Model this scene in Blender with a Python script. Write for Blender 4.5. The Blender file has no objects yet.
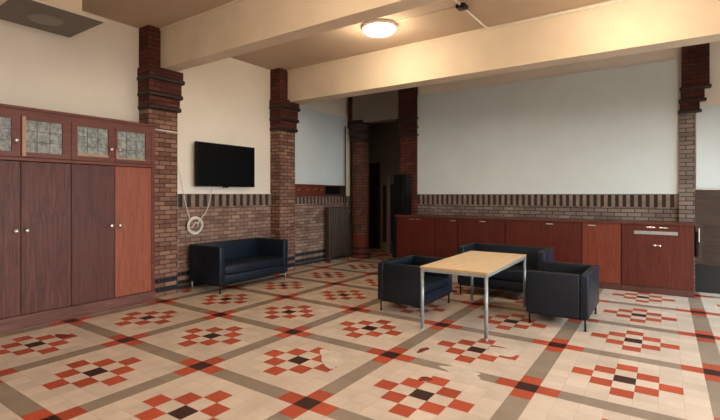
import bpy, bmesh, math, random
from mathutils import Vector, Matrix
random.seed(7)
S = bpy.context.scene
C = S.collection
PI = math.pi

# ------------------------------------------------------------------ helpers
def lin(c):
    c /= 255.0
    return c / 12.92 if c <= 0.04045 else ((c + 0.055) / 1.055) ** 2.4
def rgb(r, g, b): return (lin(r), lin(g), lin(b), 1.0)

class N:
    """small node-graph helper"""
    def __init__(s, name):
        s.m = bpy.data.materials.new(name); s.m.use_nodes = True
        s.t = s.m.node_tree; s.b = s.t.nodes['Principled BSDF']
    def n(s, typ, **kw):
        x = s.t.nodes.new(typ)
        for k, v in kw.items(): setattr(x, k, v)
        return x
    def put(s, sock, v):
        if isinstance(v, bpy.types.NodeSocket): s.t.links.new(v, sock)
        else: sock.default_value = v
    def math(s, op, a, b=0.0, c=0.0):
        x = s.n('ShaderNodeMath', operation=op)
        s.put(x.inputs[0], a); s.put(x.inputs[1], b); s.put(x.inputs[2], c)
        return x.outputs[0]
    def mix(s, f, a, b, blend='MIX'):
        x = s.n('ShaderNodeMix', data_type='RGBA', blend_type=blend)
        s.put(x.inputs[0], f); s.put(x.inputs[6], a); s.put(x.inputs[7], b)
        return x.outputs[2]
    def obj(s): return s.n('ShaderNodeTexCoord').outputs['Object']
    def scale(s, v, sc):
        x = s.n('ShaderNodeVectorMath', operation='MULTIPLY')
        s.put(x.inputs[0], v); x.inputs[1].default_value = sc
        return x.outputs[0]
    def noise(s, v, scale, detail=3, rough=0.55):
        x = s.n('ShaderNodeTexNoise'); s.put(x.inputs['Vector'], v)
        x.inputs['Scale'].default_value = scale; x.inputs['Detail'].default_value = detail
        x.inputs['Roughness'].default_value = rough
        return x.outputs['Fac']
    def ramp(s, f, stops):
        x = s.n('ShaderNodeValToRGB'); s.put(x.inputs[0], f)
        e = x.color_ramp.elements
        while len(e) < len(stops): e.new(0.5)
        for i, (p, c) in enumerate(stops): e[i].position = p; e[i].color = c
        return x.outputs[0]
    def bump(s, h, strength=0.2, dist=0.01):
        x = s.n('ShaderNodeBump'); s.put(x.inputs['Height'], h)
        x.inputs['Strength'].default_value = strength; x.inputs['Distance'].default_value = dist
        s.t.links.new(x.outputs[0], s.b.inputs['Normal'])
    def set(s, **kw):
        for k, v in kw.items(): s.put(s.b.inputs[k.replace('_', ' ')], v)
        return s.m

def plain(name, col, rough=0.5, metal=0.0, var=0.06, sc=12.0, spec=0.5):
    g = N(name); v = g.obj()
    f = g.noise(v, sc, 4)
    dark = tuple(c * (1 - var * 2) for c in col[:3]) + (1,)
    lite = tuple(min(1, c * (1 + var * 2)) for c in col[:3]) + (1,)
    return g.set(Base_Color=g.ramp(f, [(0.3, dark), (0.7, lite)]), Roughness=rough, Metallic=metal, Specular_IOR_Level=spec)

def wood(name, dark, mid, lite, rough=0.45, axis='z', fine=1.0, spec=0.4):
    g = N(name); v = g.obj()
    sc = {'z': (16, 16, 0.9), 'y': (16, 0.9, 16), 'x': (0.9, 16, 16)}[axis]
    warp = g.noise(v, 1.3, 2)
    vv = g.n('ShaderNodeVectorMath', operation='ADD')
    g.put(vv.inputs[0], g.scale(v, tuple(c * fine for c in sc)))
    cx = g.n('ShaderNodeCombineXYZ'); w = g.math('MULTIPLY', warp, 2.2)
    for i in range(3): g.put(cx.inputs[i], w)
    g.put(vv.inputs[1], cx.outputs[0])
    f = g.noise(vv.outputs[0], 1.6, 6, 0.65)
    f2 = g.noise(g.scale(v, tuple(c * 5 * fine for c in sc)), 1.5, 3)
    ff = g.math('ADD', g.math('MULTIPLY', f, 0.7), g.math('MULTIPLY', f2, 0.3))
    g.bump(f2, 0.08, 0.004)
    return g.set(Base_Color=g.ramp(ff, [(0.34, dark), (0.5, mid), (0.66, lite)]), Roughness=rough, Specular_IOR_Level=spec)

def brick(name, c1, c2, mortar, bands=False, wallmix=0.0, bandcol=rgb(30, 33, 40), offs=0.0, rough=0.85, redbase=None):
    g = N(name)
    v = g.obj(); sp = g.n('ShaderNodeSeparateXYZ'); g.put(sp.inputs[0], v)
    nn = g.n('ShaderNodeTexCoord').outputs['Normal']; sn = g.n('ShaderNodeSeparateXYZ'); g.put(sn.inputs[0], nn)
    isx = g.math('GREATER_THAN', g.math('ABSOLUTE', sn.outputs[0]), 0.6)
    u = g.math('ADD', g.math('MULTIPLY', sp.outputs[1], isx), g.math('MULTIPLY', sp.outputs[0], g.math('SUBTRACT', 1.0, isx)))
    u = g.math('ADD', u, offs)
    cx = g.n('ShaderNodeCombineXYZ'); g.put(cx.inputs[0], u); g.put(cx.inputs[1], sp.outputs[2])
    b = g.n('ShaderNodeTexBrick'); g.put(b.inputs['Vector'], cx.outputs[0])
    b.inputs['Color1'].default_value = c1; b.inputs['Color2'].default_value = c2; b.inputs['Mortar'].default_value = mortar
    b.inputs['Scale'].default_value = 1.0; b.inputs['Mortar Size'].default_value = 0.007
    b.inputs['Brick Width'].default_value = 0.19; b.inputs['Row Height'].default_value = 0.066
    b.inputs['Bias'].default_value = 0.0; b.inputs['Mortar Smooth'].default_value = 0.2
    col = b.outputs['Color']
    f = g.noise(v, 3.5, 4)
    col = g.mix(0.55, col, g.ramp(f, [(0.3, (0.5, 0.48, 0.46, 1)), (0.7, (1.25, 1.2, 1.15, 1))]), 'MULTIPLY')
    z = sp.outputs[2]
    if redbase:
        lo, hi, rc = redbase
        fr = g.math('LESS_THAN', z, hi)
        col = g.mix(g.math('MULTIPLY', fr, 0.8), col, rc)
    if bands:
        m = None
        for lo, hi in ((0.066, 0.132), (0.198, 0.264)):
            k = g.math('MULTIPLY', g.math('GREATER_THAN', z, lo), g.math('LESS_THAN', z, hi))
            m = k if m is None else g.math('ADD', m, k)
        col = g.mix(g.math('MULTIPLY', m, g.math('SUBTRACT', 1.0, b.outputs['Fac'])), col, bandcol)
    g.bump(g.math('SUBTRACT', 1.0, b.outputs['Fac']), 0.5, 0.006)
    return g.set(Base_Color=col, Roughness=rough, Specular_IOR_Level=0.3)

# ------------------------------------------------------------------ mesh helpers
def box(bm, x0, x1, y0, y1, z0, z1, bev=0.0, seg=2, mi=0):
    if x0 > x1: x0, x1 = x1, x0
    if y0 > y1: y0, y1 = y1, y0
    if z0 > z1: z0, z1 = z1, z0
    tmp = bmesh.new()
    bmesh.ops.create_cube(tmp, size=1.0)
    for v in tmp.verts:
        v.co = Vector(((x0 + x1) / 2 + v.co.x * (x1 - x0), (y0 + y1) / 2 + v.co.y * (y1 - y0), (z0 + z1) / 2 + v.co.z * (z1 - z0)))
    if bev > 0:
        bmesh.ops.bevel(tmp, geom=tmp.edges[:], offset=bev, segments=seg, profile=0.5, affect='EDGES')
    for f in tmp.faces:
        f.material_index = mi
        if bev > 0 and seg > 2: f.smooth = True
    merge(bm, tmp)

def merge(bm, tmp, mat=None):
    if mat is not None: bmesh.ops.transform(tmp, matrix=mat, verts=tmp.verts[:])
    me = bpy.data.meshes.new('tmp'); tmp.to_mesh(me); tmp.free(); bm.from_mesh(me); bpy.data.meshes.remove(me)

def cyl(bm, p0, p1, r, seg=16, r2=None, mi=0, smooth=True):
    p0, p1 = Vector(p0), Vector(p1); d = p1 - p0
    tmp = bmesh.new()
    bmesh.ops.create_cone(tmp, cap_ends=True, segments=seg, radius1=r, radius2=r if r2 is None else r2, depth=d.length)
    for f in tmp.faces:
        f.material_index = mi; f.smooth = smooth and len(f.verts) == 4
    merge(bm, tmp, Matrix.Translation((p0 + p1) / 2) @ d.to_track_quat('Z', 'Y').to_matrix().to_4x4())

def lathe(bm, prof, c=(0, 0, 0), seg=28, axis='Z', mi=0):
    tmp = bmesh.new(); rings = []
    for r, z in prof:
        if r < 1e-5: rings.append([tmp.verts.new((0, 0, z))])
        else: rings.append([tmp.verts.new((r * math.cos(2 * PI * i / seg), r * math.sin(2 * PI * i / seg), z)) for i in range(seg)])
    for a, b in zip(rings, rings[1:]):
        for i in range(seg):
            j = (i + 1) % seg
            if len(a) == 1 and len(b) == 1: continue
            if len(a) == 1: f = tmp.faces.new((a[0], b[i], b[j]))
            elif len(b) == 1: f = tmp.faces.new((a[i], a[j], b[0]))
            else: f = tmp.faces.new((a[i], a[j], b[j], b[i]))
            f.smooth = True; f.material_index = mi
    bmesh.ops.recalc_face_normals(tmp, faces=tmp.faces[:])
    R = Matrix.Identity(4)
    if axis == 'X': R = Matrix.Rotation(PI / 2, 4, 'Y')
    if axis == '-Y': R = Matrix.Rotation(PI / 2, 4, 'X')
    merge(bm, tmp, Matrix.Translation(c) @ R)

def tube(bm, pts, r, seg=8, closed=False, mi=0):
    pts = [Vector(p) for p in pts]; n = len(pts); rings = []
    tmp = bmesh.new(); up = None
    for i, p in enumerate(pts):
        if closed: d = pts[(i + 1) % n] - pts[i - 1]
        else: d = pts[min(i + 1, n - 1)] - pts[max(i - 1, 0)]
        d.normalize()
        if up is None:
            up = d.orthogonal().normalized()
        up = (up - d * up.dot(d)).normalized()
        s = d.cross(up)
        rings.append([tmp.verts.new(p + r * (up * math.cos(2 * PI * k / seg) + s * math.sin(2 * PI * k / seg))) for k in range(seg)])
    m = n if closed else n - 1
    for i in range(m):
        a, b = rings[i], rings[(i + 1) % n]
        for k in range(seg):
            f = tmp.faces.new((a[k], a[(k + 1) % seg], b[(k + 1) % seg], b[k])); f.smooth = True; f.material_index = mi
    if not closed:
        tmp.faces.new(rings[0][::-1]); tmp.faces.new(rings[-1])
    bmesh.ops.recalc_face_normals(tmp, faces=tmp.faces[:])
    merge(bm, tmp)

def smooth_path(pts, k=8):
    P = [Vector(p) for p in pts]; out = []
    for i in range(len(P) - 1):
        a, b, c, d = P[max(i - 1, 0)], P[i], P[i + 1], P[min(i + 2, len(P) - 1)]
        for j in range(k):
            t = j / k
            out.append(0.5 * ((2 * b) + (c - a) * t + (2 * a - 5 * b + 4 * c - d) * t * t + (3 * b - a - 3 * c + d) * t ** 3))
    out.append(P[-1]); return out

def obj(name, bm, mats, parent=None):
    me = bpy.data.meshes.new(name); bm.to_mesh(me); bm.free()
    for m in (mats if isinstance(mats, (list, tuple)) else [mats]): me.materials.append(m)
    o = bpy.data.objects.new(name, me); C.objects.link(o)
    if parent: o.parent = parent
    return o
def B(): return bmesh.new()
def one(name, args, mat, parent=None, **kw):
    bm = B(); box(bm, *args, **kw); return obj(name, bm, mat, parent)
def thing(name, label, cat, loc=(0, 0, 0), rz=0.0, group=None):
    o = bpy.data.objects.new(name, None); C.objects.link(o); o.empty_display_size = 0.1
    o.location = loc; o.rotation_euler = (0, 0, rz)
    return tag(o, label, cat, group)
def tag(o, label, cat, group=None):
    o['label'] = label; o['category'] = cat; o['kind'] = 'thing'
    if group: o['group'] = group
    return o
def struct(o, label, cat):
    o['kind'] = 'structure'; o['label'] = label; o['category'] = cat
    return o

# ------------------------------------------------------------------ materials
M = {}
g = N('plaster'); v = g.obj()
f = g.noise(v, 0.9, 4); f2 = g.noise(v, 60, 3)
g.bump(f2, 0.06, 0.003)
M['plaster'] = g.set(Base_Color=g.ramp(f, [(0.3, rgb(230, 225, 214)), (0.7, rgb(240, 235, 224))]), Roughness=0.8, Specular_IOR_Level=0.25)
M['ceiling'] = plain('ceiling_paint', rgb(190, 171, 150), 0.85, var=0.04, sc=1.2, spec=0.2)
M['beam'] = plain('beam_paint', rgb(226, 214, 194), 0.75, var=0.03, sc=2.0, spec=0.25)
M['board'] = plain('white_board', rgb(212, 224, 227), 0.55, var=0.02, sc=1.5)
M['brick_red'] = brick('brick_red', rgb(106, 58, 48), rgb(74, 38, 33), rgb(48, 31, 27))
M['brick_shaft'] = brick('brick_shaft', rgb(156, 122, 106), rgb(112, 78, 66), rgb(62, 49, 44), bands=True)
M['brick_dado'] = brick('brick_dado', rgb(164, 138, 124), rgb(122, 94, 84), rgb(88, 74, 68), bands=True, offs=0.05)
M['brick_back'] = brick('brick_back', rgb(142, 130, 122), rgb(112, 98, 91), rgb(64, 56, 53), offs=0.03)
M['brick_dark'] = brick('brick_dark', rgb(84, 44, 36), rgb(62, 32, 28), rgb(42, 28, 25))
M['brick_column'] = brick('brick_column', rgb(108, 72, 58), rgb(84, 54, 44), rgb(60, 46, 40), bands=True, redbase=(0, 0.52, rgb(104, 46, 34)))
M['moulded'] = plain('moulded_brick', rgb(38, 22, 20), 0.6, var=0.15, sc=9)
M['soldier_dark'] = plain('soldier_dark', rgb(38, 33, 33), 0.7, var=0.12, sc=14)
M['soldier_tan'] = plain('soldier_tan', rgb(134, 113, 101), 0.8, var=0.12, sc=10)
M['ward_dark'] = wood('ward_dark', rgb(54, 27, 22), rgb(86, 45, 37), rgb(110, 63, 52), 0.5, fine=1.7)
M['ward_mid'] = wood('ward_mid', rgb(66, 33, 27), rgb(84, 44, 36), rgb(98, 56, 46), 0.5, fine=1.3)
M['ward_red'] = wood('ward_red', rgb(120, 60, 40), rgb(140, 76, 52), rgb(154, 90, 64), 0.48, fine=1.4)
M['ward_frame'] = wood('ward_frame', rgb(80, 36, 26), rgb(102, 49, 36), rgb(118, 62, 47), 0.45, axis='y', fine=1.2)
M['ward_plinth'] = wood('ward_plinth', rgb(76, 44, 37), rgb(100, 62, 53), rgb(118, 78, 68), 0.5, axis='y')
M['lit_edge'] = plain('lit_edge', rgb(168, 132, 106), 0.5)  # pale tone paints in light caught on the glazed doors
M['count_dark'] = wood('count_dark', rgb(62, 20, 13), rgb(80, 27, 18), rgb(96, 38, 25), 0.38, fine=1.2)
M['count_mid'] = wood('count_mid', rgb(66, 23, 16), rgb(86, 33, 23), rgb(100, 45, 31), 0.38, fine=1.2)
M['count_lite'] = wood('count_lite', rgb(98, 42, 28), rgb(118, 56, 39), rgb(132, 70, 50), 0.38, fine=1.2)
M['worktop'] = wood('worktop', rgb(70, 34, 28), rgb(92, 50, 42), rgb(108, 64, 54), 0.35, axis='x')
M['plinth'] = wood('counter_plinth', rgb(62, 34, 28), rgb(84, 50, 42), rgb(98, 62, 54), 0.5, axis='x')
M['panel_brown'] = wood('panel_brown', rgb(50, 37, 31), rgb(66, 51, 44), rgb(78, 63, 55), 0.5, axis='x')
M['panel_dark'] = wood('panel_dark', rgb(42, 30, 24), rgb(56, 42, 34), rgb(66, 50, 42), 0.5, axis='x')
M['rack_wood'] = wood('rack_wood', rgb(84, 34, 24), rgb(106, 46, 33), rgb(120, 58, 42), 0.5, axis='y')
M['navy'] = None
g = N('navy_leatherette'); v = g.obj(); f = g.noise(v, 90, 3); f1 = g.noise(v, 3, 3)
g.bump(f, 0.12, 0.002)
M['navy'] = g.set(Base_Color=g.ramp(f1, [(0.3, rgb(6, 18, 32)), (0.7, rgb(8, 24, 40))]), Roughness=0.42, Specular_IOR_Level=0.4)
M['dark_metal'] = plain('dark_metal', rgb(40, 42, 46), 0.35, 0.8, sc=20)
M['steel'] = plain('steel', rgb(170, 176, 178), 0.35, 0.7, sc=20)
M['table_frame'] = plain('table_frame', rgb(150, 158, 160), 0.42, 0.35, sc=15)
M['tabletop'] = wood('tabletop', rgb(226, 194, 152), rgb(238, 210, 170), rgb(244, 219, 182), 0.4, axis='y', fine=1.0)
M['table_edge'] = plain('table_edge', rgb(196, 160, 112), 0.5)
M['black'] = plain('black_plastic', rgb(9, 9, 10), 0.5, spec=0.15)
M['screen'] = plain('screen', rgb(5, 5, 7), 0.4, var=0.02, spec=0.12)
M['gloss_black'] = plain('gloss_black', rgb(10, 11, 14), 0.18)
M['white_plastic'] = plain('white_plastic', rgb(226, 222, 212), 0.5, var=0.02)
M['grey_metal'] = plain('grey_metal', rgb(112, 106, 98), 0.6, 0.0, var=0.03)
M['grille_grey'] = plain('grille_grey', rgb(138, 134, 126), 0.55, var=0.03)
M['chrome'] = plain('chrome', rgb(222, 220, 214), 0.2, 0.85)
M['radiator'] = plain('radiator_paint', rgb(64, 50, 44), 0.45, 0.2, var=0.1)
M['door_black'] = plain('door_black', rgb(13, 11, 11), 0.6)
M['door_brown'] = wood('door_brown', rgb(46, 24, 18), rgb(62, 34, 26), rgb(76, 44, 34), 0.5)
M['shaded_hall_wall'] = plain('shaded_hall_wall', rgb(128, 119, 108), 0.85, var=0.05, sc=1.0)  # grey lowered to paint in the shade on hall and lintel
M['brass'] = plain('brass', rgb(190, 150, 84), 0.35, 0.7)
g = N('leaded_glass'); v = g.obj(); f = g.noise(v, 34, 3, 0.6); g.bump(f, 0.9, 0.02)
M['glass'] = g.set(Base_Color=g.ramp(g.noise(v, 22, 4), [(0.3, rgb(118, 126, 124)), (0.7, rgb(186, 196, 194))]), Roughness=0.16, Specular_IOR_Level=0.6, Transmission_Weight=0.25)
M['lead'] = plain('lead', rgb(66, 68, 66), 0.5, 0.4)
g = N('window_glass'); M['window_glass'] = g.set(Base_Color=(1, 1, 1, 1), Roughness=0.0, Transmission_Weight=1.0, IOR=1.02)
g = N('lamp_glass')
M['lamp_glass'] = g.set(Base_Color=rgb(255, 240, 210), Emission_Color=rgb(255, 226, 176), Emission_Strength=14.0, Roughness=0.4)

# ---- floor tiles: colours by tile, grout, wear and cement repairs
TILE = 0.15
def floor_mat(name, col, var):
    g = N(name); v = g.obj()
    # per tile tone
    off = g.n('ShaderNodeVectorMath', operation='ADD'); g.put(off.inputs[0], v); off.inputs[1].default_value = (TILE / 2, TILE / 2, 0)
    sc = g.scale(off.outputs[0], (1 / TILE, 1 / TILE, 0))
    fl = g.n('ShaderNodeVectorMath', operation='FLOOR'); g.put(fl.inputs[0], sc)
    wn = g.n('ShaderNodeTexWhiteNoise', noise_dimensions='3D'); g.put(wn.inputs['Vector'], fl.outputs[0])
    fr = g.n('ShaderNodeVectorMath', operation='FRACTION'); g.put(fr.inputs[0], sc)
    sp = g.n('ShaderNodeSeparateXYZ'); g.put(sp.inputs[0], fr.outputs[0])
    dx = g.math('SUBTRACT', 0.5, g.math('ABSOLUTE', g.math('SUBTRACT', sp.outputs[0], 0.5)))
    dy = g.math('SUBTRACT', 0.5, g.math('ABSOLUTE', g.math('SUBTRACT', sp.outputs[1], 0.5)))
    grout = g.math('LESS_THAN', g.math('MINIMUM', dx, dy), 0.016)
    d = tuple(c * (1 - var) for c in col[:3]) + (1,); l = tuple(min(1, c * (1 + var)) for c in col[:3]) + (1,)
    c = g.ramp(wn.outputs['Value'], [(0.0, d), (1.0, l)])
    dirt = g.noise(v, 2.2, 6, 0.65)
    c = g.mix(0.5, c, g.ramp(dirt, [(0.3, (0.72, 0.69, 0.66, 1)), (0.65, (1.1, 1.08, 1.06, 1))]), 'MULTIPLY')
    gd = tuple(x * 0.72 for x in col[:3]) + (1,)
    c = g.mix(g.math('MULTIPLY', grout, 0.55), c, gd)
    rough = g.math('ADD', 0.3, g.math('MULTIPLY', g.noise(v, 5, 4), 0.25))
    g.bump(g.math('SUBTRACT', 1.0, grout), 0.15, 0.002)
    return g.set(Base_Color=c, Roughness=rough, Specular_IOR_Level=0.35)
M['tile_cream'] = floor_mat('tile_cream', rgb(207, 190, 173), 0.07)
M['tile_red'] = floor_mat('tile_red', rgb(178, 78, 52), 0.12)
M['tile_dark'] = floor_mat('tile_dark', rgb(58, 32, 28), 0.1)
M['tile_taupe'] = floor_mat('tile_taupe', rgb(146, 130, 114), 0.06)
M['cement'] = plain('cement', rgb(204, 189, 173), 0.7, var=0.05, sc=8)
M['red_stain'] = plain('red_stain', rgb(126, 44, 30), 0.5, var=0.12, sc=20)

# ------------------------------------------------------------------ key dimensions
XW, XP = -1.75, -1.50           # left wall plane, front of its brick pillars
YB = 6.35                       # back wall plane
ZC = 3.90                       # ceiling
ZB = 3.28                       # beam underside
XR, YF = 8.6, -5.6              # window walls behind and beside the camera

# ------------------------------------------------------------------ floor
x0, x1, y0, y1 = -3.3, XR + .3, YF - .3, 9.0
i0, i1 = math.floor(x0 / TILE), math.ceil(x1 / TILE)
j0, j1 = math.floor(y0 / TILE), math.ceil(y1 / TILE)
bm = B(); vs = {}
def fv(i, j):
    if (i, j) not in vs: vs[(i, j)] = bm.verts.new(((i - .5) * TILE, (j - .5) * TILE, 0))
    return vs[(i, j)]
for i in range(i0, i1):
    for j in range(j0, j1):
        mx, my = i % 8, j % 8
        if mx == 0 and my == 0: k = 2
        elif mx == 0 or my == 0:
            o = my if mx == 0 else mx
            k = 1 if o in (1, 7) else 3
        else:
            d = tuple(sorted((abs(mx - 4), abs(my - 4))))
            k = 2 if d == (0, 0) else 1 if d in ((1, 1), (0, 2)) else 0
        f = bm.faces.new((fv(i, j), fv(i + 1, j), fv(i + 1, j + 1), fv(i, j + 1))); f.material_index = k
ext = bmesh.ops.extrude_face_region(bm, geom=bm.faces[:])
lo = [e for e in ext['geom'] if isinstance(e, bmesh.types.BMVert)]
for vtx in lo: vtx.co.z -= 0.12
bmesh.ops.recalc_face_normals(bm, faces=bm.faces[:])
fl = obj('floor', bm, [M['tile_cream'], M['tile_red'], M['tile_dark'], M['tile_taupe']])
struct(fl, 'cream tiled floor with red diamond motifs and taupe bands', 'floor')

def patch(bm, cx, cy, rx, ry, seed, rot=0.0, z=0.0015, mi=0):
    r = random.Random(seed); n = 22; c = bm.verts.new((cx, cy, z)); ring = []
    ph = [r.uniform(0, 6.3) for _ in range(4)]
    for k in range(n):
        a = 2 * PI * k / n
        q = 1 + 0.16 * math.sin(2 * a + ph[0]) + 0.12 * math.sin(3 * a + ph[1]) + 0.08 * math.sin(5 * a + ph[2])
        px, py = rx * q * math.cos(a), ry * q * math.sin(a)
        ring.append(bm.verts.new((cx + px * math.cos(rot) - py * math.sin(rot), cy + px * math.sin(rot) + py * math.cos(rot), z)))
    for k in range(n):
        f = bm.faces.new((c, ring[k], ring[(k + 1) % n])); f.material_index = mi
for cx, cy, rx, ry, sd, rt in [(2.0, .80, .21, .10, 3, -.785), (3.08, 1.19, .19, .085, 5, 0), (3.24, 1.90, .13, .14, 8, .2)]:
    bm = B(); patch(bm, cx, cy, rx, ry, sd, rt); obj('cement_repair', bm, M['cement'], fl)
for cx, cy, rx, ry, sd in [(-.67, -.325, .085, .06, 21), (2.90, .877, .05, .05, 22), (2.59, 1.49, .035, .09, 23)]:
    bm = B(); patch(bm, cx, cy, rx, ry, sd, z=.002); obj('red_stain', bm, M['red_stain'], fl)

# ------------------------------------------------------------------ ceiling and beams
struct(one('ceiling', (x0, x1, y0, y1, ZC, ZC + .2), M['ceiling']), 'tan painted ceiling between the concrete beams', 'ceiling')
def beam(y0_, y1_, za, xa, zb, xb, label):
    bm = B(); box(bm, XW - .1, XR + .1, y0_, y1_, 0, 1)
    s = (zb - za) / (xb - xa)
    for v_ in bm.verts:
        zz = za + (v_.co.x - xa) * s
        v_.co.z = zz if v_.co.z < 0.5 else ZC + 0.05
    return struct(obj('beam', bm, M['beam']), label, 'beam')
beam(1.353, 1.59, 3.32, -1.5, 3.325, 2.9, 'cream concrete beam nearest the camera resting on the brick pillar beside the wardrobe')
beam(4.09, 4.41, 3.285, -1.5, 3.275, 5.0, 'cream concrete beam crossing in front of the long whiteboard wall')
beam(-1.6, -1.3, 3.3, -1.5, 3.28, 5.0, 'cream concrete beam behind the camera')
for yy in (1.353, 4.09):
    o = one('trim_1' if yy < 2 else 'trim_2', (XP, XR, yy - .015, yy, ZC - .03, ZC), M['beam']); struct(o, 'thin cove strip along the top of the %s beam' % ('nearer' if yy < 2 else 'farther'), 'trim')

# ------------------------------------------------------------------ left wall
struct(one('wall_left', (XW - .3, XW, YF, 6.54, 1.5, ZC), M['plaster']), 'white plaster upper part of the left wall', 'wall')
struct(one('wall_left', (XW - .3, XW + .012, YF, 6.54, 0, 1.5), M['brick_dado']), 'brick lower part of the left wall', 'wall')
def soldier(name, label, ax, a0, a1, plane, z0, z1, pitch, out):
    """upright brick course: dark bed with tan headers standing proud"""
    bm = B(); n = int(round((a1 - a0) / pitch)); p = (a1 - a0) / n
    def bb(u0, u1, d, za, zb, mi):
        if ax == 'Y': box(bm, plane - .01, plane + d * out, u0, u1, za, zb, mi=mi)
        else: box(bm, u0, u1, plane + .01, plane - d * out, za, zb, mi=mi)
    bb(a0, a1, .006, z0, z1, 0)
    for k in range(n): bb(a0 + k * p + p * .5, a0 + (k + 1) * p, .018, z0, z1 - .004, 1)
    return struct(obj(name, bm, [M['soldier_dark'], M['soldier_tan']]), label, 'trim')
soldier('trim_3', 'upright dark and tan brick course under the white wall behind the television', 'Y', 1.64, 3.86, XW + .012, 1.285, 1.5, .155, 1)
struct(one('trim_4', (XW, XW + .02, 1.64, 3.86, 1.495, 1.515), M['plaster']), 'white edge of plaster above the brick course', 'trim')
soldier('trim_5', 'upright brick course under the coat rack board', 'Y', 4.32, 6.5, XW + .012, 1.29, 1.44, .12, 1)
struct(one('baseboard_left', (XW, XW + .03, 1.64, 6.5, 0, .055), M['soldier_dark']), 'low dark skirting along the left wall', 'baseboard')
# whiteboard panel between second pillar and the round column
bm = B(); box(bm, XW - .01, XW + .02, 4.30, 6.40, 1.72, 3.32)
struct(obj('wall_panel', bm, M['board']), 'pale wall panel left of the round column', 'wall')
struct(one('trim_6', (XW, XW + .05, 6.41, 6.52, 1.45, 3.4), M['plaster']), 'pale upright strip at the end of the left wall', 'trim')

# brick pillars with corbelled heads
def pillar(ya, yb, label, beam_y0):
    bm = B()
    box(bm, XW - .05, XP, ya, yb, 0, 2.73, mi=0)
    steps = [(2.78, 2.92, .025), (2.965, 3.15, .042), (3.195, ZB + .035, .06)]
    for z0_, z1_, p in steps: box(bm, XW - .05, XP + p, ya - .4 * p, yb + p, z0_ - .001, z1_ + .001, mi=1)
    for z0_, z1_, p in [(2.715, 2.785, .05), (2.90, 2.97, .068), (3.13, 3.2, .086)]:
        box(bm, XW - .05, XP + p, ya - .4 * p, yb + p, z0_, z1_, bev=.028, seg=4, mi=2)
    box(bm, XW - .05, XP, ya, yb, ZB - .01, ZC, mi=1)
    return struct(obj('brick_pillar', bm, [M['brick_shaft'], M['brick_red'], M['moulded']]), label, 'pillar')
pillar(1.165, 1.635, 'brick pillar with corbelled head beside the wardrobe', 1.353)
pillar(3.865, 4.305, 'brick pillar with corbelled head behind the end of the left sofa', 4.09)

# ------------------------------------------------------------------ back wall
XA, XB_, XC, XD = -1.08, -.23, .18, 4.63     # doorway, pilaster, long panel
bm = B()
box(bm, XC - .02, 5.2, YB, YB + .3, 0, 1.5, mi=1)
box(bm, XC - .02, 5.2, YB, YB + .3, 1.5, ZC + .1, mi=0)
box(bm, 5.2, XR + .3, YB + .1, YB + .4, 0, ZC + .1, mi=0)
struct(obj('wall_back', bm, [M['plaster'], M['brick_back']]), 'back wall of brick and white plaster behind the counter', 'wall')
struct(one('wall_panel', (XC, XD - .01, YB - .025, YB + .01, 1.493, 3.6), M['board']), 'very long pale wall panel above the counter', 'wall')
soldier('trim_7', 'upright dark and tan brick course under the long pale panel', 'X', XC, XD, YB, 1.285, 1.485, .105, 1)
def pilaster(xa, xb, ua, ub, label, right):
    bm = B(); yf = YB - .06
    box(bm, xa, xb, yf, YB + .1, 0, 2.74, mi=0)
    n = 3
    for k, (z0_, z1_) in enumerate([(2.78, 2.90), (2.94, 3.09), (3.13, 3.2)]):
        t = (k + 1) / 3.0
        box(bm, xa + (ua - xa) * t, xb + (ub - xb) * t, yf - .02 * (k + 1), YB + .1, z0_ - .001, z1_ + .001, mi=1)
    for k, (z0_, z1_) in enumerate([(2.735, 2.78), (2.90, 2.94), (3.09, 3.13)]):
        t = (k + 1) / 3.0
        e = .025
        box(bm, xa + (ua - xa) * t - e, xb + (ub - xb) * t + e, yf - .02 * (k + 1) - e, YB + .1, z0_, z1_, bev=.015, seg=3, mi=2)
    box(bm, ua, ub, yf - .06, YB + .1, 3.19, ZC, mi=1)
    return struct(obj('brick_pilaster', bm, [M['brick_back'] if right else M['brick_red'], M['brick_dark'], M['moulded']]), label, 'pilaster')
pilaster(XB_ + .02, XC, XB_ - .0, XC - .0, 'brick pilaster at the left end of the long pale panel', False)
pilaster(XD + .005, 4.83, 4.665, 5.0, 'brick pilaster with flared head at the right end of the long pale panel', True)
struct(one('wall_back', (-1.52, XB_ + .02, YB + .02, YB + .3, 3.16, ZC), M['shaded_hall_wall']), 'shade-toned lintel over the opening to the dim hall', 'wall')
# to the right of the pilaster
struct(one('wall_panel', (4.845, 8.3, YB - .02, YB + .12, 1.585, 2.83), M['board']), 'pale wall panel at the right edge beyond the pilaster', 'wall')
bm = B()
box(bm, 4.835, 8.3, YB - .02, YB + .11, .45, 1.545, mi=0)
box(bm, 4.835, 8.3, YB - .05, YB, 1.39, 1.555, mi=0)
box(bm, 4.835, 8.3, YB - .05, YB, 1.03, 1.13, mi=0)
box(bm, 4.834, 4.92, YB - .056, YB, .43, 1.56, mi=0)
box(bm, 4.92, 8.3, YB - .04, YB, .42, 1.03, mi=1)
box(bm, 4.835, 8.3, YB - .03, YB + .11, 0, .42, mi=2)  # flat black box stands in for the dark low alcove
struct(obj('trim_8', bm, [M['panel_brown'], M['panel_dark'], M['door_black']]), 'brown wood wall panelling at the right edge beyond the counter', 'panelling')

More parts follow.
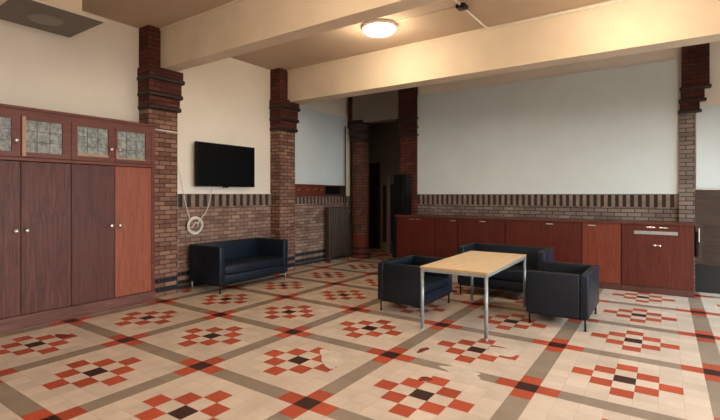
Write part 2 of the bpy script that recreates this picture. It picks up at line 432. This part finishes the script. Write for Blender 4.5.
# round brick column at the end of the left wall
bm = B(); cx_, cy_ = -1.43, 6.58; R_ = .205
lathe(bm, [(0, 0), (R_ + .03, 0), (R_ + .03, .06), (R_, .08), (R_, 2.74)], (cx_, cy_, 0), mi=0)
pr = []
for k, z in enumerate((2.74, 2.9, 3.06)):
    r = R_ + .02 + .03 * k
    pr += [(r, z), (r + .03, z + .012), (r + .035, z + .03), (r + .03, z + .045), (r + .012, z + .06), (r + .012, z + .155)]
lathe(bm, [(R_, 2.73)] + pr + [(0, 3.215)], (cx_, cy_, 0), mi=1)
box(bm, cx_ - .22, cx_ + .12, cy_ - .2, cy_ + .2, 3.2, ZC, mi=2)
struct(obj('round_column', bm, [M['brick_column'], M['moulded'], M['brick_dark']]), 'round brick column with ringed capital beside the radiator', 'column')

# ------------------------------------------------------------------ hall behind the opening
bm = B()
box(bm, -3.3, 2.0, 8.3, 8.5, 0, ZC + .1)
struct(obj('wall_hall', bm, M['shaded_hall_wall']), 'pale wall of the dim hall through the opening', 'wall')
struct(one('wall_hall', (-3.3, -3.1, 6.6, 8.4, 0, ZC + .1), M['shaded_hall_wall']), 'left wall of the dim hall', 'wall')
struct(one('wall_hall', (0.45, .6, 6.6, 8.4, 0, ZC + .1), M['shaded_hall_wall']), 'right wall of the dim hall', 'wall')
struct(one('wall_hall', (-3.3, -1.75, 6.55, 6.7, 0, ZC + .1), M['shaded_hall_wall']), 'near wall of the dim hall', 'wall')
d = thing('door_1', 'black door standing in the dim hall beside the round column', 'door', (-2.1, 8.25, 0)); d['kind'] = 'structure'
one('door_leaf', (-.42, .14, -.02, .03, .0, 2.3), M['door_black'], d)
one('door_frame', (-.48, .2, 0, .045, 0, 2.36), M['door_brown'], d)
d = thing('door_2', 'narrow dark brown door further right in the dim hall', 'door', (-1.62, 8.25, 0)); d['kind'] = 'structure'
one('door_leaf', (-.16, .11, -.03, .04, .2, 1.75), M['door_brown'], d, bev=.006)
bm = B(); lathe(bm, [(0, 0), (.02, 0), (.02, .04), (0, .045)], (.07, -.03, 1.0), 12, '-Y'); obj('door_handle', bm, M['brass'], d)
struct(one('trim_9', (-1.245, -1.15, 7.5, 7.56, 0.0, 1.95), M['shaded_hall_wall']), 'pale upright post in the dim hall', 'trim')
d = thing('hall_slab', 'black upright slab between the hall and the counter', 'door', (-.50, 6.9, 0)); d['kind'] = 'structure'
one('door_leaf', (-.24, .2, -.02, .03, .01, 1.75), M['door_black'], d, bev=.005)  # plain black slab set up beside the counter
bm = B(); lathe(bm, [(0, 0), (.022, 0), (.022, .05), (0, .055)], (-.18, -.02, 1.0), 12, '-Y'); obj('door_handle', bm, M['dark_metal'], d)

# ------------------------------------------------------------------ window walls off the frame (daylight comes from here)
def window_wall(name, label, along, plane, a0, a1, wins, z0=0.85, z1=2.5):
    bm = B(); t = .3
    def bb(u0, u1, za, zb):
        if along == 'Y': box(bm, plane, plane + t, u0, u1, za, zb)
        else: box(bm, u0, u1, plane - t, plane, za, zb)
    bb(a0, a1, 0, z0); bb(a0, a1, z1, ZC + .1); u = a0
    for w0, w1 in wins: bb(u, w0, z0, z1); u = w1
    bb(u, a1, z0, z1)
    struct(obj(name, bm, M['plaster']), label, 'wall')
WR = [(-4.8, -2.6), (-1.6, .9), (2.0, 3.9), (4.3, 5.9)]
WF = [(-0.9, 1.3), (2.2, 4.6), (5.4, 7.8)]
window_wall('wall_right', 'right wall with tall windows', 'Y', XR, YF - .3, YB + .4, WR)
window_wall('wall_front', 'wall with windows behind the camera', 'X', YF, -2.1, XR + .3, WF)
def win_frame(k, along, plane, w0, w1, z0=.95, z1=3.0):
    bm = B()
    def bb(u0, u1, za, zb):
        if along == 'Y': box(bm, plane + .1, plane + .16, u0, u1, za, zb)
        else: box(bm, u0, u1, plane - .16, plane - .1, za, zb)
    bb(w0, w0 + .06, z0, z1); bb(w1 - .06, w1, z0, z1); bb(w0, w1, z0, z0 + .06); bb(w0, w1, z1 - .06, z1); m = (w0 + w1) / 2
    bb(m - .03, m + .03, z0, z1); bb(w0, w1, 1.95, 2.0)
    struct(obj('window_%d' % k, bm, M['white_plastic']), 'white framed window outside the picture', 'window')
k = 1
for w in WR: win_frame(k, 'Y', XR, *w); k += 1
for w in WF: win_frame(k, 'X', YF, *w); k += 1

# ------------------------------------------------------------------ wardrobe
wx = -1.30
W = thing('wardrobe', 'built-in wooden wardrobe with leaded glass top doors against the left wall', 'wardrobe', (wx, 0, 0))
Y0, Y1 = -1.06, 1.135; ZT = 2.455
seams = [-1.0, -.478, .044, .574, 1.085]
bm = B(); D = XW + .002 - wx
box(bm, D, -.045, Y0, Y0 + .04, .10, ZT - .03); box(bm, D, -.045, Y1 - .04, Y1, .10, ZT - .03)
box(bm, D, D + .02, Y0, Y1, .1, ZT - .03); box(bm, D, -.045, Y0, Y1, .1, .14); box(bm, D, -.045, Y0, Y1, 1.86, 1.9)
box(bm, D, -.04, .03, .06, .1, ZT - .03)
obj('carcass', bm, M['ward_dark'], W)
bm = B(); box(bm, D, .012, Y0 - .0, Y1 + .01, 0, .15, bev=.006); obj('plinth', bm, M['ward_plinth'], W)
bm = B(); box(bm, D, .018, Y0 - .005, Y1 + .015, ZT - .035, ZT, bev=.006); box(bm, -.05, .004, Y0 - .003, Y1 + .003, ZT - .10, ZT - .03); obj('cornice', bm, M['ward_frame'], W)
bm = B(); box(bm, -.05, .022, Y0, Y1 + .005, 1.855, 1.895, bev=.005); obj('rail', bm, M['ward_frame'], W)
bm = B(); box(bm, -.05, .0, Y0, seams[0], .105, 1.86); obj('stile', bm, M['ward_frame'], W)
bm = B(); box(bm, -.05, 0, seams[4], Y1, .105, ZT - .03); obj('stile', bm, M['ward_frame'], W)
doorm = [M['ward_dark'], M['ward_dark'], M['ward_mid'], M['ward_red']]
dlab = ['purplish brown lower door', 'purplish brown lower door with strong grain', 'plain dark brown lower door', 'lighter orange-brown lower door']
def knob(parent, y, z, x=0.0):
    bm = B(); lathe(bm, [(0, 0), (.008, 0), (.008, .012), (.023, .02), (.027, .032), (.02, .043), (0, .047)], (x, y, z), 16, 'X')
    return obj('knob', bm, M['chrome'], parent)
for k in range(4):
    a, b = seams[k] + .003, seams[k + 1] - .003
    d = one('door', (-.04, 0, a, b, .155, 1.85), doorm[k], W, bev=.004); d['label'] = dlab[k]
    ky = (b - .05) if k % 2 == 0 else (a + .05)
    knob(d, ky, 1.085)
    # upper glazed door: frame, leaded pane, knob
    za, zb = 1.9, ZT - .1
    pa, pb = [(-.94, -.565), (-.445, -.05), (.115, .49), (.61, 1.0)][k]
    pz0, pz1 = 1.955, 2.315
    bm = B()
    box(bm, -.04, 0, a, pa, za, zb); box(bm, -.04, 0, pb, b, za, zb); box(bm, -.04, 0, pa, pb, za, pz0); box(bm, -.04, 0, pa, pb, pz1, zb)
    d = obj('glazed_door', bm, M['ward_frame'], W)
    bm = B(); box(bm, -.026, -.018, pa - .005, pb + .005, pz0 - .005, pz1 + .005, mi=0)
    for q in range(1, 3): box(bm, -.019, -.014, pa + (pb - pa) * q / 3 - .0025, pa + (pb - pa) * q / 3 + .0025, pz0, pz1, mi=1)
    for q in range(1, 3): box(bm, -.019, -.014, pa, pb, pz0 + (pz1 - pz0) * q / 3 - .0025, pz0 + (pz1 - pz0) * q / 3 + .0025, mi=1)
    obj('leaded_pane', bm, [M['glass'], M['lead']], d)
    if k != 1: knob(d, ky if k else b - .045, 2.06 if k > 1 else 2.075)
    if k == 1:
        o = one('cover_strip', (0, .014, a + .004, a + .042, za + .01, zb - .005), M['lit_edge'], d); o['label'] = 'upright cover strip painted pale as if lit'
    if k == 2: one('lit_bevel', (-.018, .006, pa, pb, pz0 - .001, pz0 + .028), M['lit_edge'], d)  # added pale bar paints the light on the pane's lower bevel
    if k == 3:
        bm = B(); box(bm, -.018, .006, pa, pb, pz0 - .012, pz0 + .006); box(bm, -.018, .006, pa - .022, pa + .003, pz0 - .01, pz0 + .11)
        obj('lit_bevel', bm, M['lit_edge'], d)  # added pale bars paint light reflected by the pane bevel

# ------------------------------------------------------------------ television, cables
T = thing('television', 'black flat television mounted on the white wall above the left sofa', 'television', (XW, 2.67, 1.62))
one('casing', (.07, .135, -.60, .66, 0, .72), M['black'], T, bev=.008)
one('screen', (.1345, .1375, -.585, .645, .02, .705), M['screen'], T)
one('wall_bracket', (0.001, .075, -.25, .25, .2, .5), M['dark_metal'], T)
one('sensor_bump', (.10, .138, -.05, .05, -.02, .004), M['black'], T, bev=.004)
bm = B()
rr = random.Random(3); cc = Vector((XW + .055, 2.09, .985))
for k in range(6):
    r = .135 + rr.uniform(-.012, .012); oy, oz = rr.uniform(-.014, .014), rr.uniform(-.014, .014)
    tube(bm, [cc + Vector((.007 * k - .017 + .006 * math.sin(3 * a), oy + r * math.cos(a), oz + r * .95 * math.sin(a))) for a in [2 * PI * q / 36 for q in range(36)]], .0095, 8, True)
tube(bm, smooth_path([cc + Vector((0, -.06, -.03)), cc + Vector((.01, .02, .05)), cc + Vector((.012, .06, .0))], 6), .006)
tube(bm, smooth_path([(XW + .02, 1.68, 2.36), (XW + .02, 1.75, 2.1), (XW + .02, 1.87, 1.68), (XW + .03, 1.92, 1.4), cc + Vector((0, -.10, .13)), cc + Vector((0, -.05, .10))], 8), .005)
tube(bm, smooth_path([(XW + .06, 2.44, 1.64), (XW + .05, 2.42, 1.5), (XW + .045, 2.33, 1.22), cc + Vector((0, .10, .09)), cc + Vector((0, .06, .02))], 8), .006)
tag(obj('cable_coil', bm, M['white_plastic']), 'white coiled cable hanging on the brick wall below the television', 'cable')
bm = B(); tube(bm, [(XP + .008, 1.135, 2.425), (XP + .008, 1.4, 2.42), (XP + .008, 1.64, 2.415)], .011, 8)
tag(obj('cable_trunking', bm, M['white_plastic']), 'short white pipe strapped across the brick pillar at wardrobe top height', 'pipe')

# ------------------------------------------------------------------ coat rack + grille on the left wall
R = thing('coat_rack', 'reddish wood coat rack board with brass hooks under the pale panel', 'coat rack', (XW + .031, 4.33, 1.445))
one('board', (-.018, .0, 0, 1.18, 0, .26), M['rack_wood'], R, bev=.004)
for yy in (.3, .6, .85, 1.08):
    bm = B(); tube(bm, smooth_path([(-.001, yy, .14), (.04, yy, .13), (.055, yy, .15), (.05, yy, .175)], 4), .007); lathe(bm, [(0, 0), (.016, 0), (.016, .006), (0, .008)], (-.001, yy, .14), 12, 'X')
    obj('hook', bm, M['brass'], R)
G = thing('vent_grille', 'small black vent grille on the coat rack board above the radiator', 'vent', (XW + .0315, 5.78, 1.5))
one('surround', (-.018, 0, -.265, .6, -.055, .2), M['panel_brown'], G)
one('frame', (0, .014, -.2, .34, 0, .17), M['black'], G)
bm = B()
for q in range(5): box(bm, .01, .02, -.17, .31, .018 + q * .03, .03 + q * .03)
obj('louvre', bm, M['dark_metal'], G)

# ------------------------------------------------------------------ radiator
R = thing('radiator', 'tall dark brown column radiator against the brick dado', 'radiator', (XW + .14, 5.49, 0))
n = 9; pt = .088
for k in range(n):
    bm = B(); yk = pt * (k + .5)
    box(bm, -.07, .07, yk - .033, yk + .033, .09, 1.21, bev=.026, seg=3)
    obj('section', bm, M['radiator'], R)
for yk in (pt * .5, pt * (n - .5)):
    for xx in (-.045, .045):
        bm = B(); cyl(bm, (xx, yk, 0), (xx, yk, .12), .02, 10); obj('foot', bm, M['radiator'], R)
for zz in (.2, 1.1):
    bm = B(); cyl(bm, (0, -.01, zz), (0, n * pt + .01, zz), .03); obj('header', bm, M['radiator'], R)
bm = B(); tube(bm, [(-.06, n * pt + .012, 3.1), (-.06, n * pt + .012, 1.16), (-.03, n * pt + .012, 1.1), (0, n * pt, 1.1)], .014); obj('supply_pipe', bm, M['radiator'], R)
bm = B(); cyl(bm, (-.03, n * pt + .012, 1.1), (.05, n * pt + .012, 1.1), .022); obj('valve', bm, M['white_plastic'], R)

# ------------------------------------------------------------------ counter units under one worktop
CF, CBk = 5.75, YB - .062
units = [
    (-.02, 1.285, 'dark red wood base unit at the left end of the counter', [(-.0, .82, 'count_dark'), (.83, 1.28, 'count_dark')], [.317, .471, 1.197]),
    (1.29, 2.155, 'dark red wood base unit behind the table, second from left', [(1.293, 2.15, 'count_dark')], [1.767]),
    (2.16, 3.365, 'red wood base unit behind the right armchair, third from left', [(2.163, 3.36, 'count_mid')], [2.886]),
    (3.37, 3.905, 'lighter orange-red base unit, second from the right end of the counter', [(3.373, 3.90, 'count_lite')], [3.509]),
    (3.91, 4.80, 'wide base unit with metal strip and lock at the right end', [(3.914, 4.795, 'count_mid')], [4.289, 4.441]),
]
for n_, (xa, xb, lab, doors, pulls) in enumerate(units):
    U = thing('base_unit', lab, 'cabinet', (xa, CF, 0), group='base units under the long worktop')
    bm = B(); w = xb - xa
    box(bm, 0, w, .025, CBk - CF, .09, .99); obj('carcass', bm, M['count_dark'], U)
    one('plinth', (0, w, .01, .05, 0, .10), M['plinth'], U)
    for (da, db, mm) in doors:
        dd = one('door', (da - xa, db - xa, 0, .022, .105, 1.035), M[mm], U, bev=.003)
        for px in pulls:
            if da <= px <= db:
                bm = B(); pw = .055
                box(bm, px - xa - pw, px - xa + pw, -.016, .001, .983, 1.003, bev=.004); obj('handle', bm, M['chrome'], dd)
        if n_ == 4:
            one('metal_strip', (4.075 - xa, 4.61 - xa, -.008, .001, .888, .937), M['steel'], dd, bev=.002)['label'] = 'brushed metal strip'
            bm = B(); lathe(bm, [(0, 0), (.018, 0), (.018, .012), (0, .014)], (4.33 - xa, 0, .727), 14, '-Y'); lathe(bm, [(0, 0), (.018, 0), (.018, .012), (0, .014)], (4.395 - xa, 0, .727), 14, '-Y')
            box(bm, 4.34 - xa, 4.39 - xa, -.012, .001, .722, .732); obj('lock', bm, M['chrome'], dd)
tag(one('worktop', (-.04, 4.835, CF - .03, CBk, 1.036, 1.07), M['worktop'], bev=.006), 'long reddish brown worktop running under the brick course', 'worktop')
sp = thing('loudspeaker', 'tall black box standing on the left end of the worktop', 'speaker', (-.03, 6.05, 1.07))
one('cabinet', (-.15, .15, -.12, .12, 0, .83), M['black'], sp, bev=.01)
one('glossy_front', (.05, .11, -.128, -.118, .04, .79), M['gloss_black'], sp, bev=.003)
bg = thing('bag', 'black bag hanging from the right end of the counter', 'bag', (4.81, 5.95, .58))
one('pouch', (-.008, .045, -.12, .14, 0, .36), M['black'], bg, bev=.02, seg=3)
bm = B(); tube(bm, smooth_path([(.01, -.08, .34), (.0, -.06, .42), (.0, .05, .45), (.01, .1, .34)], 6), .009); obj('strap', bm, M['black'], bg)
one('pale_edge', (.042, .054, -.13, -.10, .22, .42), M['white_plastic'], bg, bev=.003)

# ------------------------------------------------------------------ seating
def seat_parts(root, w, d, h, arm, sh, bev=.014):
    """boxy lounge seat: width x, front at -y; arms and back of one height"""
    hz = .135
    bm = B(); box(bm, -w / 2, w / 2, d / 2 - arm, d / 2, hz, h, bev=bev, seg=3); obj('backrest', bm, M['navy'], root)
    for s in (-1, 1):
        bm = B(); xa, xb = s * (w / 2), s * (w / 2 - arm)
        box(bm, xa, xb, -d / 2, d / 2 - arm - .002, hz, h, bev=bev, seg=3); obj('armrest', bm, M['navy'], root)
    iw = w / 2 - arm - .004
    bm = B(); box(bm, -iw, iw, -d / 2 + .012, d / 2 - arm - .004, hz + .005, hz + .13, bev=.01, seg=3); obj('seat_base', bm, M['navy'], root)
    bm = B(); box(bm, -iw, iw, -d / 2 + .004, d / 2 - arm - .004, hz + .135, sh, bev=.025, seg=4)
    obj('seat_cushion', bm, M['navy'], root)
def steel_legs(root, w, d, mats, hz=.14):
    for (sx, sy), m in zip(((-1, -1), (1, -1), (1, 1), (-1, 1)), mats):
        x, y = sx * (w / 2 - .035), sy * (d / 2 - .035)
        bm = B(); cyl(bm, (x, y, .004), (x, y, hz), .011, 12); lathe(bm, [(0, 0), (.018, 0), (.018, .006), (.011, .01)], (x, y, 0), 12)
        obj('leg', bm, m, root)
    bm = B()
    for sx in (-1, 1): box(bm, sx * (w / 2 - .045), sx * (w / 2 - .025), -d / 2 + .03, d / 2 - .03, .118, .136)
    for sy in (-1, 1): box(bm, -w / 2 + .03, w / 2 - .03, sy * (d / 2 - .045), sy * (d / 2 - .025), .118, .136)
    obj('leg_frame', bm, M['dark_metal'], root)
DM = M['dark_metal']
SO = thing('sofa', 'navy two-seat sofa under the television against the brick wall', 'sofa', (-1.27, 2.69, 0), PI / 2, group='navy two-seat sofas')
seat_parts(SO, 1.50, .74, .70, .11, .40)
steel_legs(SO, 1.50, .74, [DM, M['steel'], DM, M['steel']])
SB = thing('sofa', 'navy two-seat sofa behind the wooden table facing the room', 'sofa', (2.53, 4.43, 0), 0, group='navy two-seat sofas')
seat_parts(SB, 1.22, .66, .705, .10, .42)
steel_legs(SB, 1.22, .66, [DM] * 4)
A1 = thing('armchair', 'navy armchair left of the table with its open front towards it', 'armchair', (1.775, 3.005, 0), PI / 2, group='navy armchairs')
seat_parts(A1, .94, .63, .61, .085, .36)
steel_legs(A1, .94, .63, [DM] * 4)
A2 = thing('armchair', 'navy armchair right of the table with its back and side lit', 'armchair', (3.475, 3.515, 0), -PI / 2, group='navy armchairs')
seat_parts(A2, .97, .64, .605, .085, .36)
steel_legs(A2, .97, .64, [DM] * 4)

# ------------------------------------------------------------------ table
TB = thing('table', 'long wooden-topped table with grey metal legs between the armchairs', 'table', (2.625, 2.945, 0), math.radians(1.0))
tw, tl, th = .74, 1.70, .695
bm = B(); box(bm, -tw / 2, tw / 2, -tl / 2, tl / 2, th - .022, th, bev=.003)
bmesh.ops.recalc_face_normals(bm, faces=bm.faces[:])
for f in bm.faces: f.material_index = 0 if f.normal.z > .5 else 1
obj('tabletop', bm, [M['tabletop'], M['table_edge']], TB)
bm = B()
for sx in (-1, 1): box(bm, sx * (tw / 2 - .035), sx * (tw / 2 - .004), -tl / 2 + .004, tl / 2 - .004, th - .055, th - .0225)
for sy in (-1, 1): box(bm, -tw / 2 + .004, tw / 2 - .004, sy * (tl / 2 - .035), sy * (tl / 2 - .004), th - .055, th - .0225)
obj('apron', bm, M['table_frame'], TB)
for sx in (-1, 1):
    for sy in (-1, 1):
        x, y = sx * (tw / 2 - .02), sy * (tl / 2 - .02)
        bm = B(); cyl(bm, (x, y, .006), (x, y, th - .03), .019, 16); cyl(bm, (x, y, 0), (x, y, .02), .021, 16); obj('leg', bm, M['table_frame'], TB)

# ------------------------------------------------------------------ ceiling lamps, conduit, duct
LAMPS = [((1.14, 3.12), 'round glowing ceiling lamp between the two beams', 1.0), ((4.15, 3.12), 'round ceiling lamp outside the picture to the right', 1.0),
         ((2.3, -.1), 'round ceiling lamp outside the picture over the near bay', 1.25)]
for (lx, ly), lab, k in LAMPS:
    L = thing('ceiling_lamp', lab, 'lamp', (lx, ly, ZC), group='round ceiling lamps')
    bm = B(); lathe(bm, [(0, 0), (.25, 0), (.255, -.02), (.25, -.04), (.235, -.045), (0, -.045)]); obj('base_ring', bm, M['white_plastic'], L)
    bm = B(); lathe(bm, [(.232, -.044), (.225, -.075), (.19, -.10), (.1, -.118), (0, -.122)]); obj('shade', bm, M['lamp_glass'], L)
    ld = bpy.data.lights.new('lamp_light', 'POINT'); ld.energy = 32.0 * k; ld.color = (1.0, .79, .57); ld.shadow_soft_size = .2
    lo_ = bpy.data.objects.new('lamp_light', ld); C.objects.link(lo_); lo_.location = (lx, ly, ZC - .34)
bm = B()
yb_ = 4.075
tube(bm, [(XR - .1, yb_ - .0142, ZC - .035), (2.45, yb_ - .0142, ZC - .035), (2.40, yb_ - .03, ZC - .03), (2.37, yb_ - .09, ZC - .0142), (2.36, 3.195, ZC - .0142)], .014)
tube(bm, [(2.36, 3.045, ZC - .0142), (2.35, 1.66, ZC - .0142)], .014)
tag(obj('conduit', bm, M['white_plastic']), 'white conduit pipe running along the ceiling edge of the farther beam', 'pipe')
bm = B(); tube(bm, [(1.40, 3.12, ZC - .006), (2.30, 3.12, ZC - .006)], .006)
tag(obj('ceiling_cable', bm, M['beam']), 'thin painted cable from the ceiling lamp to the junction box', 'cable')
J = thing('ceiling_junction_box', 'small dark junction box on the ceiling conduit', 'junction box', (2.36, 3.12, ZC))
bm = B(); box(bm, -.06, .06, -.07, .07, -.05, 0, bev=.008); obj('housing', bm, M['dark_metal'], J)
bm = B(); cyl(bm, (0, 0, -.05), (0, 0, -.058), .035); obj('lid', bm, M['dark_metal'], J)

V = thing('ceiling_vent', 'white boxed air duct with grey square diffuser above the wardrobe', 'vent', (-1.28, -.24, ZC))
one('duct', (XW + 1.28 + .005, .42, -.62, .205, -.395, 0), M['beam'], V)
bm = B(); box(bm, -.42, .435, -.44, .44, -.415, -.397, bev=.003); obj('diffuser_plate', bm, M['grey_metal'], V)
one('rim', (-.427, .442, -.447, .447, -.409, -.391), M['white_plastic'], V)
bm = B(); lathe(bm, [(0, -.430), (.08, -.432), (.16, -.428), (.175, -.414), (0, -.414)], seg=32); obj('round_grille', bm, M['grille_grey'], V)

# ------------------------------------------------------------------ light
wd = bpy.data.worlds.new('sky'); S.world = wd; wd.use_nodes = True
nt = wd.node_tree; bgn = nt.nodes['Background']
bgn.inputs[0].default_value = (.62, .82, 1.0, 1); bgn.inputs[1].default_value = 0.4
def area(loc, rot, sx, sy, e, col):
    ld = bpy.data.lights.new('daylight', 'AREA'); ld.shape = 'RECTANGLE'; ld.size = sx; ld.size_y = sy; ld.energy = e; ld.color = col
    o = bpy.data.objects.new('daylight', ld); C.objects.link(o); o.location = loc; o.rotation_euler = rot
# sky light standing outside each window, higher than the window head, so it falls in downwards
COL_R = [(1.0, .90, .79), (1.0, .93, .86), (.70, .88, 1.0), (.52, .82, 1.0)]
PW_R = [520.0, 560.0, 230.0, 620.0]
for (a, b), c, p in zip(WR, COL_R, PW_R): area((XR + 2.2, (a + b) / 2, 3.1), (0, math.radians(66), 0), 1.9, b - a + .8, p * (b - a), c)
for a, b in WF: area(((a + b) / 2, YF - 2.2, 3.1), (math.radians(66), 0, 0), b - a + .8, 1.9, 24.0 * (b - a), (1.0, .92, .82))

# ------------------------------------------------------------------ camera
cam = bpy.data.cameras.new('camera'); co = bpy.data.objects.new('camera', cam); C.objects.link(co); S.camera = co
co.location = (4.466, -2.483, 1.48)
co.rotation_euler = (PI / 2, 0, 0.62432)
cam.sensor_fit = 'HORIZONTAL'; cam.sensor_width = 36.0; cam.lens = 36.0 * 453.273 / 720
cam.shift_x = (360 - 338.995) / 720; cam.shift_y = -(210 - 194.862) / 720
cam.clip_start = .05
S.view_settings.view_transform = 'Standard'; S.view_settings.look = 'None'; S.view_settings.gamma = 1.0
S.view_settings.use_curve_mapping = False
S.view_settings.exposure = 0.12
